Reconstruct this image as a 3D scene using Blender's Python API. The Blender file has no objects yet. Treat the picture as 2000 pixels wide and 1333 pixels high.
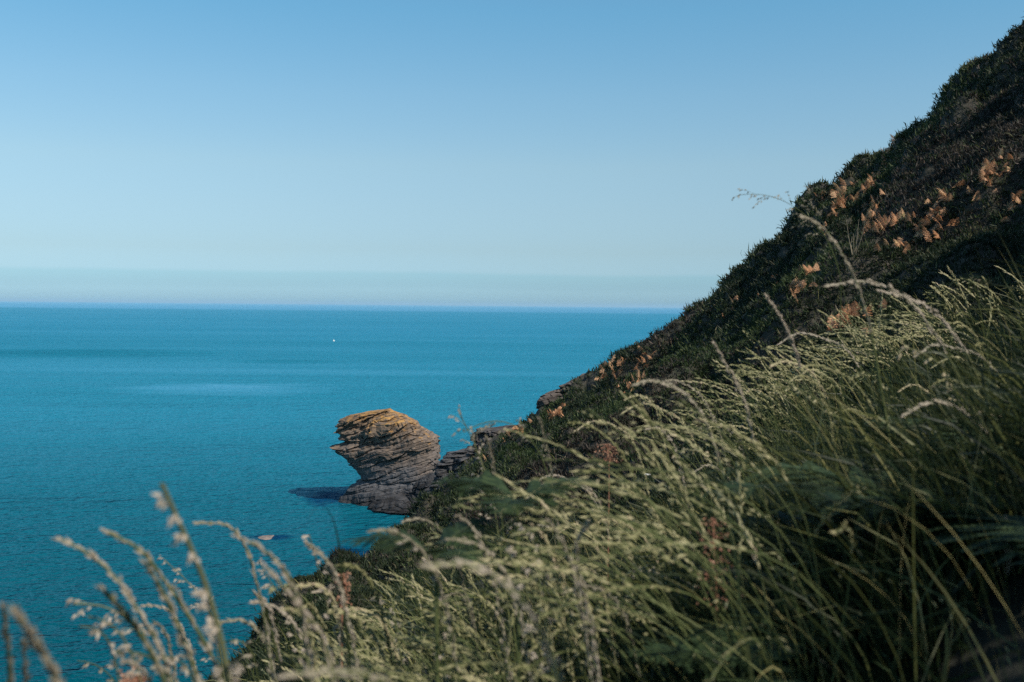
import bpy, math
import numpy as np
from mathutils import Matrix, Vector

# ------------------------------------------------------------------ camera
sc = bpy.context.scene
F = 1944.0                 # focal length in pixels of the 2000 px wide frame
HC = 25.0                  # eye height above the sea
PITCH = 2.05; ROLL = 0.55
cam_d = bpy.data.cameras.new("camera"); cam = bpy.data.objects.new("camera", cam_d)
sc.collection.objects.link(cam); sc.camera = cam
cam_d.lens = 35.0; cam_d.sensor_width = 36.0; cam_d.sensor_fit = 'HORIZONTAL'
cam_d.clip_start = 0.05; cam_d.clip_end = 80000.0
cam_d.dof.use_dof = True; cam_d.dof.focus_distance = 90.0; cam_d.dof.aperture_fstop = 6.3
cam_d.lens = 35.0
RM = Matrix.Rotation(math.radians(90 - PITCH), 4, 'X') @ Matrix.Rotation(math.radians(ROLL), 4, 'Z')
cam.matrix_world = Matrix.Translation((0, 0, HC)) @ RM
R3 = np.array(RM.to_3x3())
# ------------------------------------------------------------------ world, sun, exposure
SUN_EL, SUN_AZ = 46.0, 128.0      # azimuth clockwise from +Y (the view direction)
w = bpy.data.worlds.new("World"); sc.world = w; w.use_nodes = True
nt = w.node_tree; nt.nodes.clear()
out = nt.nodes.new("ShaderNodeOutputWorld"); bg = nt.nodes.new("ShaderNodeBackground")
sky = nt.nodes.new("ShaderNodeTexSky"); sky.sky_type = 'NISHITA'; sky.sun_disc = False
sky.sun_elevation = math.radians(SUN_EL); sky.sun_rotation = math.radians(SUN_AZ)
sky.altitude = 0; sky.air_density = 1.0; sky.dust_density = 0.6; sky.ozone_density = 2.0
mulc = nt.nodes.new("ShaderNodeMixRGB"); mulc.blend_type = 'MULTIPLY'; mulc.inputs[0].default_value = 1.0
# clear sea air: the sky's own colour by elevation, with a faint low bank of far cloud just over the horizon
_tc = nt.nodes.new("ShaderNodeTexCoord"); _sp = nt.nodes.new("ShaderNodeSeparateXYZ"); nt.links.new(_tc.outputs["Generated"], _sp.inputs[0])
_nz = nt.nodes.new("ShaderNodeTexNoise"); _nz.inputs["Scale"].default_value = 3.0; _nz.inputs["Detail"].default_value = 3
_cb = nt.nodes.new("ShaderNodeCombineXYZ"); nt.links.new(_sp.outputs[0], _cb.inputs[0]); nt.links.new(_sp.outputs[1], _cb.inputs[1]); nt.links.new(_cb.outputs[0], _nz.inputs["Vector"])
_ma = nt.nodes.new("ShaderNodeMath"); _ma.operation = 'MULTIPLY_ADD'; nt.links.new(_nz.outputs[0], _ma.inputs[0]); _ma.inputs[1].default_value = .012
nt.links.new(_sp.outputs[2], _ma.inputs[2])
_cr = nt.nodes.new("ShaderNodeValToRGB"); nt.links.new(_ma.outputs[0], _cr.inputs[0])
_st = [(0, (.42, .86, 1.42)), (.011, (.56, .93, 1.42)), (.021, (.56, .91, 1.37)), (.0245, (.51, .83, 1.25)), (.0350, (.52, .83, 1.19)), (.0388, (.61, .87, 1.22)), (.060, (.66, .83, 1.02)), (.10, (.80, .93, 1.0)), (.143, (.93, 1.05, 1.02)), (.21, (.90, 1.16, 1.13)), (.286, (.76, 1.24, 1.24)), (.6, (.9, 1.15, 1.2)), (1, (1, 1.1, 1.1))]
_e = _cr.color_ramp.elements; _e[0].position, _e[0].color = 0, (*_st[0][1], 1); _e[1].position, _e[1].color = 1, (*_st[-1][1], 1)
for _p, _c in _st[1:-1]: _x = _e.new(_p); _x.color = (*_c, 1)
nt.links.new(_cr.outputs[0], mulc.inputs[2])
nt.links.new(sky.outputs[0], mulc.inputs[1]); nt.links.new(mulc.outputs[0], bg.inputs[0])
bg.inputs[1].default_value = 0.10
nt.links.new(bg.outputs[0], out.inputs[0])
sd = bpy.data.lights.new("sun", 'SUN'); sd.energy = 5.0; sd.angle = math.radians(0.5); sd.color = (1.0, 0.93, 0.82)
sun = bpy.data.objects.new("sun", sd); sc.collection.objects.link(sun)
_el, _az = math.radians(SUN_EL), math.radians(SUN_AZ)
SDIR = Vector((math.sin(_az) * math.cos(_el), math.cos(_az) * math.cos(_el), math.sin(_el)))
sun.rotation_euler = SDIR.to_track_quat('Z', 'Y').to_euler(); sun.location = (0, 0, 60)
sc.view_settings.view_transform = 'Standard'; sc.view_settings.look = 'None'
sc.view_settings.exposure = 0.22; sc.view_settings.gamma = 1.0
sc.cycles.use_denoising = False
sc.cycles.max_bounces = 6; sc.cycles.diffuse_bounces = 3; sc.cycles.glossy_bounces = 2
sc.cycles.transmission_bounces = 3; sc.cycles.volume_bounces = 0; sc.cycles.transparent_max_bounces = 4
sc.cycles.sample_clamp_indirect = 4.0

# ------------------------------------------------------------------ maths helpers
def ray(px, py, Y):
    """World point at depth Y (metres along +Y) seen at pixel (px, py) of the 2000x1333 photo."""
    d = np.stack([(np.asarray(px, float) - 1000) / F, -(np.asarray(py, float) - 666.5) / F,
                  -np.ones(np.shape(px))], -1) @ R3.T
    p = d * (np.asarray(Y, float) / d[..., 1])[..., None]
    p[..., 2] += HC
    return p

def _h(ix, iy, iz, seed):
    n = (ix.astype(np.int64) * 374761393 + iy.astype(np.int64) * 668265263 + iz.astype(np.int64) * 2147483647 + seed * 1274126177) & 0xffffffff
    n = ((n ^ (n >> 13)) * 1274126177) & 0xffffffff
    n = n ^ (n >> 16)
    return (n & 0xffff) / 65535.0
def vnoise(p, seed=0):
    p = np.asarray(p, float); i = np.floor(p).astype(np.int64); f = p - i; f = f * f * (3 - 2 * f)
    x, y, z = i[..., 0], i[..., 1], i[..., 2]; fx, fy, fz = f[..., 0], f[..., 1], f[..., 2]
    def L(a, b, t): return a + (b - a) * t
    c = [[[_h(x + a, y + b, z + c_, seed) for c_ in (0, 1)] for b in (0, 1)] for a in (0, 1)]
    v = L(L(L(c[0][0][0], c[1][0][0], fx), L(c[0][1][0], c[1][1][0], fx), fy),
          L(L(c[0][0][1], c[1][0][1], fx), L(c[0][1][1], c[1][1][1], fx), fy), fz)
    return v * 2 - 1
def fbm(p, seed=0, octv=4, gain=0.5):
    a, s, t = 1.0, 0.0, 0.0
    p = np.asarray(p, float)
    for k in range(octv):
        s = s + a * vnoise(p * (2.03 ** k) + 17.3 * k, seed + k); t += a; a *= gain
    return s / t
def xyz(x, y, z=0.0):
    x, y = np.broadcast_arrays(x, y); return np.stack([x, y, np.broadcast_to(z, x.shape)], -1)

# ------------------------------------------------------------------ mesh helpers
def mesh_obj(name, V, Fc, mat, parent=None, attrs=None, smooth=False, link=True):
    """Fc: int array (n,3) or (n,4), or a list of such arrays."""
    V = np.ascontiguousarray(V, np.float32)
    fl = Fc if isinstance(Fc, list) else [Fc]
    fl = [np.asarray(f, np.int32) for f in fl if len(f)]
    me = bpy.data.meshes.new(name)
    me.vertices.add(len(V)); me.vertices.foreach_set("co", V.ravel())
    lt = np.concatenate([np.full(len(f), f.shape[1], np.int32) for f in fl])
    li = np.concatenate([f.ravel() for f in fl])
    me.loops.add(len(li)); me.loops.foreach_set("vertex_index", li)
    me.polygons.add(len(lt))
    me.polygons.foreach_set("loop_start", np.concatenate([[0], np.cumsum(lt)[:-1]]).astype(np.int32))
    me.polygons.foreach_set("use_smooth", np.full(len(lt), smooth))
    me.update(calc_edges=True); me.validate()
    for k, a in (attrs or {}).items():
        at = me.attributes.new(k, 'FLOAT', 'POINT'); at.data.foreach_set("value", np.asarray(a, np.float32))
    if mat: me.materials.append(mat)
    o = bpy.data.objects.new(name, me)
    if link: sc.collection.objects.link(o)
    if parent: o.parent = parent
    return o
def tag(o, label=None, cat=None, group=None, kind=None):
    if label: o["label"] = label
    if cat: o["category"] = cat
    if group: o["group"] = group
    if kind: o["kind"] = kind
    return o
def thing(name, label, cat, loc=(0, 0, 0), group=None):
    o = bpy.data.objects.new(name, None); sc.collection.objects.link(o); o.location = loc
    o.empty_display_size = 0.1
    return tag(o, label, cat, group)
class Acc:
    """Collects vertices, faces and point attributes for one mesh."""
    def __init__(s): s.V = []; s.T = []; s.Q = []; s.tint = []; s.tt = []; s.n = 0
    def add(s, V, T=None, Q=None, tint=0.5, tt=0.0):
        V = np.asarray(V, float).reshape(-1, 3); n = len(V)
        s.V.append(V)
        if T is not None: s.T.append(np.asarray(T, np.int64).reshape(-1, 3) + s.n)
        if Q is not None: s.Q.append(np.asarray(Q, np.int64).reshape(-1, 4) + s.n)
        s.tint.append(np.broadcast_to(tint, n) if np.ndim(tint) == 0 else np.ravel(tint))
        s.tt.append(np.broadcast_to(tt, n) if np.ndim(tt) == 0 else np.ravel(tt)); s.n += n
    def obj(s, name, mat, parent=None, origin=None, smooth=False):
        V = np.concatenate(s.V)
        if origin is not None: V = V - np.asarray(origin)
        fl = []
        if s.T: fl.append(np.concatenate(s.T))
        if s.Q: fl.append(np.concatenate(s.Q))
        return mesh_obj(name, V, fl, mat, parent, {"tint": np.concatenate(s.tint), "tt": np.concatenate(s.tt)}, smooth)
def norm(v): return v / np.maximum(np.linalg.norm(v, axis=-1, keepdims=True), 1e-9)
def strips(acc, C, W, side, tint, fold=0.0):
    """C (N,S,3) centre lines, W (N,S) half widths, side (N,3): flat leaf ribbons ending in a point."""
    N, S, _ = C.shape
    sd_ = side[:, None, :] * W[..., None]
    A = C[:, :-1] - sd_[:, :-1]; B = C[:, :-1] + sd_[:, :-1]
    V = np.concatenate([np.stack([A, B], 2).reshape(N, -1, 3), C[:, -1:]], 1)
    per = 2 * (S - 1) + 1
    base = (np.arange(N) * per)[:, None]
    q = [[2 * k, 2 * k + 1, 2 * k + 3, 2 * k + 2] for k in range(S - 2)]
    Q = (base[:, None, :] + np.array(q)[None]).reshape(-1, 4) if q else None
    T = base + np.array([2 * (S - 2), 2 * (S - 2) + 1, per - 1])[None]
    t = np.concatenate([np.repeat(np.linspace(0, 1, S)[:-1], 2), [1.0]])
    acc.add(V, T, Q, np.repeat(tint, per), np.tile(t, N))
def tubes(acc, C, Rr, tint, sides=3):
    """C (N,S,3), Rr (N,S): round stems."""
    N, S, _ = C.shape
    D = norm(np.gradient(C, axis=1)); up = np.array([0.31, 0.87, 0.37])
    U = norm(np.cross(D, up)); Wv = np.cross(D, U)
    a = np.arange(sides) * 2 * np.pi / sides
    V = C[:, :, None] + Rr[..., None, None] * (np.cos(a)[None, None, :, None] * U[:, :, None] + np.sin(a)[None, None, :, None] * Wv[:, :, None])
    V = V.reshape(N, -1, 3); base = (np.arange(N) * S * sides)[:, None, None]
    q = [[k * sides + j, k * sides + (j + 1) % sides, (k + 1) * sides + (j + 1) % sides, (k + 1) * sides + j] for k in range(S - 1) for j in range(sides)]
    Q = (base + np.array(q)[None]).reshape(-1, 4)
    t = np.repeat(np.linspace(0, 1, S), sides)
    acc.add(V, None, Q, np.repeat(tint, S * sides), np.tile(t, N))
def grains(acc, P, D, L, Wd, tint):
    """Small seed husks: three-sided spindles at P along D."""
    N = len(P); D = norm(D); U = norm(np.cross(D, np.array([0.3, 0.5, 0.81]))); Wv = np.cross(D, U)
    a = np.arange(3) * 2 * np.pi / 3
    M = P + D * (L * 0.4)[:, None]
    ring = M[:, None] + Wd[:, None, None] * (np.cos(a)[None, :, None] * U[:, None] + np.sin(a)[None, :, None] * Wv[:, None])
    V = np.concatenate([P[:, None], ring, (P + D * L[:, None])[:, None]], 1)
    f = np.array([[0, 2, 1], [0, 3, 2], [0, 1, 3], [4, 1, 2], [4, 2, 3], [4, 3, 1]])
    acc.add(V, ((np.arange(N) * 5)[:, None, None] + f[None]).reshape(-1, 3), None, np.repeat(tint, 5), np.tile([0, .5, .5, .5, 1], N))

# ------------------------------------------------------------------ materials
def new_mat(name):
    m = bpy.data.materials.new(name); m.use_nodes = True
    n = m.node_tree; n.nodes.clear()
    return m, n, n.nodes.new("ShaderNodeOutputMaterial")
def ramp(n, stops, fac=None, interp='LINEAR'):
    r = n.nodes.new("ShaderNodeValToRGB"); r.color_ramp.interpolation = interp
    e = r.color_ramp.elements
    e[0].position = stops[0][0]; e[0].color = (*stops[0][1], 1); e[1].position = stops[-1][0]; e[1].color = (*stops[-1][1], 1)
    for p, c in stops[1:-1]:
        x = e.new(p); x.color = (*c, 1)
    if fac is not None: n.links.new(fac, r.inputs[0])
    return r
def math_node(n, op, a, b=None, c=None, clamp=False):
    m = n.nodes.new("ShaderNodeMath"); m.operation = op; m.use_clamp = clamp
    for i, v in enumerate((a, b, c)):
        if v is None: continue
        if isinstance(v, (int, float)): m.inputs[i].default_value = v
        else: n.links.new(v, m.inputs[i])
    return m.outputs[0]
def leaf_mat(name, stops, rough=0.6, transl=0.3, spec=0.25):
    m, n, o = new_mat(name)
    at = n.nodes.new("ShaderNodeAttribute"); at.attribute_name = "tint"
    cr = ramp(n, stops, at.outputs["Fac"])
    p = n.nodes.new("ShaderNodeBsdfPrincipled"); p.inputs["Roughness"].default_value = rough
    p.inputs["Specular IOR Level"].default_value = spec
    t = n.nodes.new("ShaderNodeBsdfTranslucent"); mx = n.nodes.new("ShaderNodeMixShader"); mx.inputs[0].default_value = transl
    n.links.new(cr.outputs[0], p.inputs["Base Color"]); n.links.new(cr.outputs[0], t.inputs[0])
    n.links.new(p.outputs[0], mx.inputs[1]); n.links.new(t.outputs[0], mx.inputs[2]); n.links.new(mx.outputs[0], o.inputs[0])
    return m
M_HEATH = leaf_mat("heath_leaf", [(0, (.008, .015, .009)), (.5, (.018, .030, .013)), (.8, (.036, .050, .022)), (.92, (.07, .065, .036)), (1, (.17, .15, .085))])
M_HEATHER = leaf_mat("heather_leaf", [(0, (.014, .014, .011)), (.5, (.030, .026, .020)), (.8, (.060, .046, .037)), (1, (.17, .13, .10))])
M_GREEN = leaf_mat("green_leaf", [(0, (.012, .024, .009)), (.5, (.030, .050, .016)), (.85, (.065, .09, .033)), (1, (.17, .18, .085))])
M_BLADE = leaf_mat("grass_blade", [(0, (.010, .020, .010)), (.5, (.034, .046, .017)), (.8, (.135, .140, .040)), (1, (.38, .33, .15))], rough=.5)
M_HEAD = leaf_mat("seed_husk", [(0, (.11, .12, .045)), (.4, (.27, .26, .125)), (.75, (.46, .42, .24)), (1, (.52, .42, .29))], rough=.7, transl=.35)
M_PLUME = leaf_mat("ripe_plume", [(0, (.17, .15, .10)), (.5, (.36, .32, .24)), (1, (.52, .44, .36))], rough=.7, transl=.35)
M_STEM = leaf_mat("grass_stem", [(0, (.06, .085, .025)), (.5, (.13, .15, .06)), (1, (.27, .25, .14))], rough=.5)
M_DARKBLADE = leaf_mat("dark_blade", [(0, (.018, .035, .016)), (1, (.05, .08, .03))])
M_RUST = leaf_mat("dead_bracken", [(0, (.34, .15, .06)), (.4, (.52, .26, .13)), (.8, (.66, .40, .24)), (1, (.34, .32, .10))], transl=.25)
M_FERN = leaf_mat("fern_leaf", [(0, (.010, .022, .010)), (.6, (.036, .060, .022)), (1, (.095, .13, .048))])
M_DOCK = leaf_mat("dock_seed", [(0, (.18, .08, .05)), (.5, (.30, .145, .09)), (1, (.42, .25, .16))], transl=.2)
M_YEL = leaf_mat("yellow_petal", [(0, (.55, .38, .04)), (1, (.75, .58, .10))])
M_WHITE = leaf_mat("white_petal", [(0, (.75, .75, .70)), (1, (.85, .85, .8))])

def soil_mat():
    m, n, o = new_mat("soil")
    p = n.nodes.new("ShaderNodeBsdfPrincipled"); p.inputs["Roughness"].default_value = .95
    g = n.nodes.new("ShaderNodeNewGeometry")
    t = n.nodes.new("ShaderNodeTexNoise"); t.inputs["Scale"].default_value = 3.0; t.inputs["Detail"].default_value = 8
    n.links.new(g.outputs["Position"], t.inputs["Vector"])
    cr = ramp(n, [(.3, (.014, .017, .009)), (.5, (.030, .028, .018)), (.7, (.058, .048, .034))], t.outputs[0])
    b = n.nodes.new("ShaderNodeBump"); b.inputs["Distance"].default_value = .2
    n.links.new(t.outputs[0], b.inputs["Height"]); n.links.new(b.outputs[0], p.inputs["Normal"])
    n.links.new(cr.outputs[0], p.inputs["Base Color"]); n.links.new(p.outputs[0], o.inputs[0])
    return m
def rock_mat(name, zlo, zhi, lichen=1.0, val=1.0):
    """Layered slate: blue grey below, pinkish brown above, ochre lichen near the top; strata dip to the left."""
    m, n, o = new_mat(name)
    g = n.nodes.new("ShaderNodeNewGeometry"); sep = n.nodes.new("ShaderNodeSeparateXYZ")
    n.links.new(g.outputs["Position"], sep.inputs[0])
    dip = math_node(n, 'MULTIPLY', sep.outputs[0], -0.27)
    s = math_node(n, 'ADD', sep.outputs[2], dip)
    cmb = n.nodes.new("ShaderNodeCombineXYZ")
    n.links.new(math_node(n, 'MULTIPLY', sep.outputs[0], .35), cmb.inputs[0]); n.links.new(math_node(n, 'MULTIPLY', sep.outputs[1], .35), cmb.inputs[1])
    n.links.new(math_node(n, 'MULTIPLY', s, 4.6), cmb.inputs[2])
    ns = n.nodes.new("ShaderNodeTexNoise"); ns.inputs["Scale"].default_value = 1.0; ns.inputs["Detail"].default_value = 7; ns.inputs["Roughness"].default_value = .65
    n.links.new(cmb.outputs[0], ns.inputs["Vector"])
    nb = n.nodes.new("ShaderNodeTexNoise"); nb.inputs["Scale"].default_value = .55; nb.inputs["Detail"].default_value = 6
    n.links.new(g.outputs["Position"], nb.inputs["Vector"])
    hgt = n.nodes.new("ShaderNodeMapRange"); hgt.inputs[1].default_value = zlo; hgt.inputs[2].default_value = zhi
    hz = math_node(n, 'ADD', math_node(n, 'ADD', sep.outputs[2], math_node(n, 'MULTIPLY', sep.outputs[0], -0.05)), math_node(n, 'MULTIPLY', math_node(n, 'SUBTRACT', nb.outputs[0], .5), (zhi - zlo) * .55))
    n.links.new(hz, hgt.inputs[0])
    base = ramp(n, [(0, (.022, .020, .02)), (.10, (.055, .055, .06)), (.30, (.155, .155, .165)), (.46, (.195, .165, .15)), (.75, (.235, .18, .14)), (1, (.28, .19, .12))], hgt.outputs[0])
    dark = ramp(n, [(.36, (.22, .20, .20)), (.46, (.8, .8, .8)), (.55, (1, 1, 1)), (.68, (1.5, 1.42, 1.35))], ns.outputs[0])
    mx = n.nodes.new("ShaderNodeMixRGB"); mx.blend_type = 'MULTIPLY'; mx.inputs[0].default_value = .85
    n.links.new(base.outputs[0], mx.inputs[1]); n.links.new(dark.outputs[0], mx.inputs[2])
    hv = n.nodes.new("ShaderNodeHueSaturation"); hv.inputs["Value"].default_value = val; n.links.new(mx.outputs[0], hv.inputs["Color"])
    # lichen on tops
    nl = n.nodes.new("ShaderNodeTexNoise"); nl.inputs["Scale"].default_value = 1.1; nl.inputs["Detail"].default_value = 9; nl.inputs["Roughness"].default_value = .7
    n.links.new(g.outputs["Position"], nl.inputs["Vector"])
    sn = n.nodes.new("ShaderNodeSeparateXYZ"); n.links.new(g.outputs["Normal"], sn.inputs[0])
    lf = math_node(n, 'ADD', math_node(n, 'MULTIPLY', hgt.outputs[0], .75), math_node(n, 'MULTIPLY', sn.outputs[2], .22))
    lf = math_node(n, 'ADD', lf, math_node(n, 'MULTIPLY', math_node(n, 'SUBTRACT', nl.outputs[0], .5), 1.5))
    lm = n.nodes.new("ShaderNodeMapRange"); lm.inputs[1].default_value = .84; lm.inputs[2].default_value = 1.0; lm.inputs[4].default_value = .85 * lichen
    n.links.new(lf, lm.inputs[0])
    mx2 = n.nodes.new("ShaderNodeMixRGB"); n.links.new(lm.outputs[0], mx2.inputs[0]); n.links.new(hv.outputs[0], mx2.inputs[1])
    lc = ramp(n, [(.35, (.26, .13, .045)), (.65, (.46, .26, .07))], ns.outputs[0]); n.links.new(lc.outputs[0], mx2.inputs[2])
    p = n.nodes.new("ShaderNodeBsdfPrincipled"); p.inputs["Roughness"].default_value = .85; p.inputs["Specular IOR Level"].default_value = .3
    b = n.nodes.new("ShaderNodeBump"); b.inputs["Distance"].default_value = .25; b.inputs["Strength"].default_value = .7
    n.links.new(ns.outputs[0], b.inputs["Height"]); n.links.new(b.outputs[0], p.inputs["Normal"])
    n.links.new(mx2.outputs[0], p.inputs["Base Color"]); n.links.new(p.outputs[0], o.inputs[0])
    return m
def sea_mat():
    m, n, o = new_mat("sea_water")
    g = n.nodes.new("ShaderNodeNewGeometry"); sep = n.nodes.new("ShaderNodeSeparateXYZ"); n.links.new(g.outputs["Position"], sep.inputs[0])
    X, Yy = sep.outputs[0], sep.outputs[1]
    def noise(sx, sy, detail=3, rough=.55, off=0.0):
        c = n.nodes.new("ShaderNodeCombineXYZ")
        n.links.new(math_node(n, 'MULTIPLY', X, sx), c.inputs[0]); n.links.new(math_node(n, 'MULTIPLY', Yy, sy), c.inputs[1]); c.inputs[2].default_value = off
        t = n.nodes.new("ShaderNodeTexNoise"); t.inputs["Scale"].default_value = 1; t.inputs["Detail"].default_value = detail; t.inputs["Roughness"].default_value = rough
        n.links.new(c.outputs[0], t.inputs["Vector"]); return t.outputs[0]
    # ripples, chop and long swell
    rip = noise(1.0, 1.7, 2, .5); chop = noise(.2, .42, 3, .55, 3.0); swell = noise(.012, .05, 3, .5, 7.0)
    hgt = math_node(n, 'ADD', math_node(n, 'ADD', math_node(n, 'MULTIPLY', rip, .70), math_node(n, 'MULTIPLY', chop, 1.5)), math_node(n, 'MULTIPLY', swell, 3.5))
    # wind lanes: patches of calmer and rougher water
    lane = noise(.0016, .009, 4, .55, 11.0); lane2 = noise(.006, .03, 3, .5, 23.0)
    lanes = math_node(n, 'ADD', math_node(n, 'MULTIPLY', lane, .65), math_node(n, 'MULTIPLY', lane2, .35))
    mr = n.nodes.new("ShaderNodeMapRange"); mr.inputs[1].default_value = .36; mr.inputs[2].default_value = .64; n.links.new(lanes, mr.inputs[0])
    ragged = noise(.22, .22, 3, .6, 41.0)
    def blob(cx, cy, rx, ry, nz_=None):
        dx = math_node(n, 'DIVIDE', math_node(n, 'SUBTRACT', X, cx), rx); dy = math_node(n, 'DIVIDE', math_node(n, 'SUBTRACT', Yy, cy), ry)
        d = math_node(n, 'ADD', math_node(n, 'MULTIPLY', dx, dx), math_node(n, 'MULTIPLY', dy, dy))
        d = math_node(n, 'ADD', d, math_node(n, 'MULTIPLY', math_node(n, 'SUBTRACT', nz_ if nz_ is not None else lane2, .5), 2.6 if nz_ is not None else 1.2))
        return math_node(n, 'SUBTRACT', 1.0, d, clamp=True)
    wide = noise(.02, .06, 4, .6, 51.0)
    slick = math_node(n, 'MAXIMUM', blob(*SLICK, wide), math_node(n, 'MULTIPLY', blob(*SLICK2), .5))
    darkb = math_node(n, 'MAXIMUM', blob(*DARKB), math_node(n, 'MULTIPLY', blob(*DARKB2), .7))
    far = n.nodes.new("ShaderNodeMapRange"); far.inputs[1].default_value = 3300; far.inputs[2].default_value = 4000; n.links.new(Yy, far.inputs[0])
    calm = math_node(n, 'ADD', math_node(n, 'MULTIPLY', mr.outputs[0], .5), math_node(n, 'MULTIPLY', slick, .85))
    calm = math_node(n, 'SUBTRACT', calm, math_node(n, 'MULTIPLY', darkb, .8))
    b = n.nodes.new("ShaderNodeBump"); b.inputs["Distance"].default_value = 1.0
    n.links.new(hgt, b.inputs["Height"]); n.links.new(math_node(n, 'MULTIPLY_ADD', calm, -.75, SEA_BUMP), b.inputs["Strength"])
    # turbid green-blue body colour; darker close in, lighter farther out, with dark blue patches by the rocks
    dark_patch = math_node(n, 'MAXIMUM', math_node(n, 'MAXIMUM', blob(*DARK_PATCH, ragged), blob(*DARK_PATCH2, ragged)), blob(*DARK_PATCH3, ragged))
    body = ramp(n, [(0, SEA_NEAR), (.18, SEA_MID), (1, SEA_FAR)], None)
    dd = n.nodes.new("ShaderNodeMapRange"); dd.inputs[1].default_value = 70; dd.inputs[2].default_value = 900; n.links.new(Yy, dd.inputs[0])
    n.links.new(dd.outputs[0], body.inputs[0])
    mw = n.nodes.new("ShaderNodeMixRGB"); n.links.new(math_node(n, 'MULTIPLY', dark_patch, .95, clamp=True), mw.inputs[0]); n.links.new(body.outputs[0], mw.inputs[1]); mw.inputs[2].default_value = (.001, .03, .085, 1)
    dif = n.nodes.new("ShaderNodeBsdfDiffuse"); n.links.new(mw.outputs[0], dif.inputs[0])
    n.links.new(b.outputs[0], dif.inputs['Normal']); gl = n.nodes.new("ShaderNodeBsdfGlossy"); gl.inputs["Roughness"].default_value = .16; n.links.new(b.outputs[0], gl.inputs["Normal"])
    gl.inputs[0].default_value = (.42, .82, 1, 1)
    fr = n.nodes.new("ShaderNodeFresnel"); fr.inputs[0].default_value = 1.33; n.links.new(b.outputs[0], fr.inputs["Normal"])
    fc = math_node(n, 'MULTIPLY', math_node(n, 'MINIMUM', math_node(n, 'MULTIPLY', fr.outputs[0], 2.1), 1.9), math_node(n, 'MULTIPLY_ADD', calm, .30, SEA_REFL))
    nr = n.nodes.new("ShaderNodeMapRange"); nr.inputs[1].default_value = 70; nr.inputs[2].default_value = 230; nr.inputs[3].default_value = .42; n.links.new(Yy, nr.inputs[0])
    fc = math_node(n, 'MULTIPLY', math_node(n, 'MULTIPLY', fc, nr.outputs[0]), math_node(n, 'MULTIPLY_ADD', dark_patch, -.6, 1.0, clamp=True))
    fc = math_node(n, 'ADD', fc, math_node(n, 'MULTIPLY', far.outputs[0], .5), clamp=True)
    mx = n.nodes.new("ShaderNodeMixShader"); n.links.new(fc, mx.inputs[0]); n.links.new(dif.outputs[0], mx.inputs[1]); n.links.new(gl.outputs[0], mx.inputs[2])
    n.links.new(mx.outputs[0], o.inputs[0])
    return m
def sea_pt(px, py):
    d = (ray(px, py, 1.0) - np.array([0, 0, HC])); t = -HC / d[2]; return d[0] * t, d[1] * t
SEA_BUMP, SEA_REFL = 1.25, .25
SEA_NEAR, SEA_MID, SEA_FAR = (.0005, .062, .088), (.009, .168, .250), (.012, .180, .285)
def _blob(px, py, wpx, hpx):
    x, y = sea_pt(px, py); y0 = sea_pt(px, py + hpx)[1]; y1 = sea_pt(px, py - hpx)[1]
    return x, y, wpx * y / F, (y1 - y0) / 2
SLICK = _blob(440, 760, 250, 15); SLICK2 = _blob(740, 728, 900, 7)
DARKB = _blob(150, 690, 300, 10); DARKB2 = _blob(560, 707, 130, 5)
DARK_PATCH = _blob(650, 972, 60, 20); DARK_PATCH2 = _blob(530, 1050, 55, 6); DARK_PATCH3 = _blob(690, 1080, 60, 18)  # dark blue patches on the water near the stack and skerry

# ------------------------------------------------------------------ sea
S = 40000.0
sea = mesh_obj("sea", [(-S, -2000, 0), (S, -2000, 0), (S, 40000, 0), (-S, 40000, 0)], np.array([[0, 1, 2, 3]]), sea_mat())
tag(sea, kind="structure")

# ------------------------------------------------------------------ terrain: heights on a polar grid about the viewer
def col(px, near, crest, back=None):
    """near: photo rows of the ground at depths 1,2,4,8,15 m and two between there and the crest."""
    th = math.atan((px - 1000) / F); Yc, yc = crest
    g = [15 * (Yc / 15) ** (1 / 3), 15 * (Yc / 15) ** (2 / 3)] if Yc > 15.5 else None
    Ys = [1, 2, 4, 8, 15] + (g if g else [0, 0])
    if Yc <= 15.5:
        Ys = list(np.geomspace(1, Yc, 8)[:7])
        near = list(np.interp(np.log(Ys), np.log([1, 2, 4, Yc * .75]), [near[0], near[1], near[2], near[3]]))
    Ys = Ys + [Yc]; ys = list(near) + [yc]
    Z = [ray(px, y, Y)[2] - HC for y, Y in zip(ys, Ys)]
    zc = Z[-1]; sl = zc / Yc
    Ys = [.4] + Ys; Z = [min(Z[0] + .1, -.75)] + Z
    bk = back or [(1.12, zc + sl * .12 * Yc - .05 * Yc), (1.3, zc + sl * .2 * Yc - .22 * Yc), (1 + (29 + zc) * 1.0 / Yc, -29)]
    for k, z in bk: Ys.append(Yc * k); Z.append(max(z, -29))
    return th, np.array(Ys) / math.cos(th), np.array(Z)
def colo(deg, z):
    r = np.array([.4, 1, 2, 4, 8, 15, 22, 32, 50, 75, 110, 250.]); return math.radians(deg), r, np.array(z, float)
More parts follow.
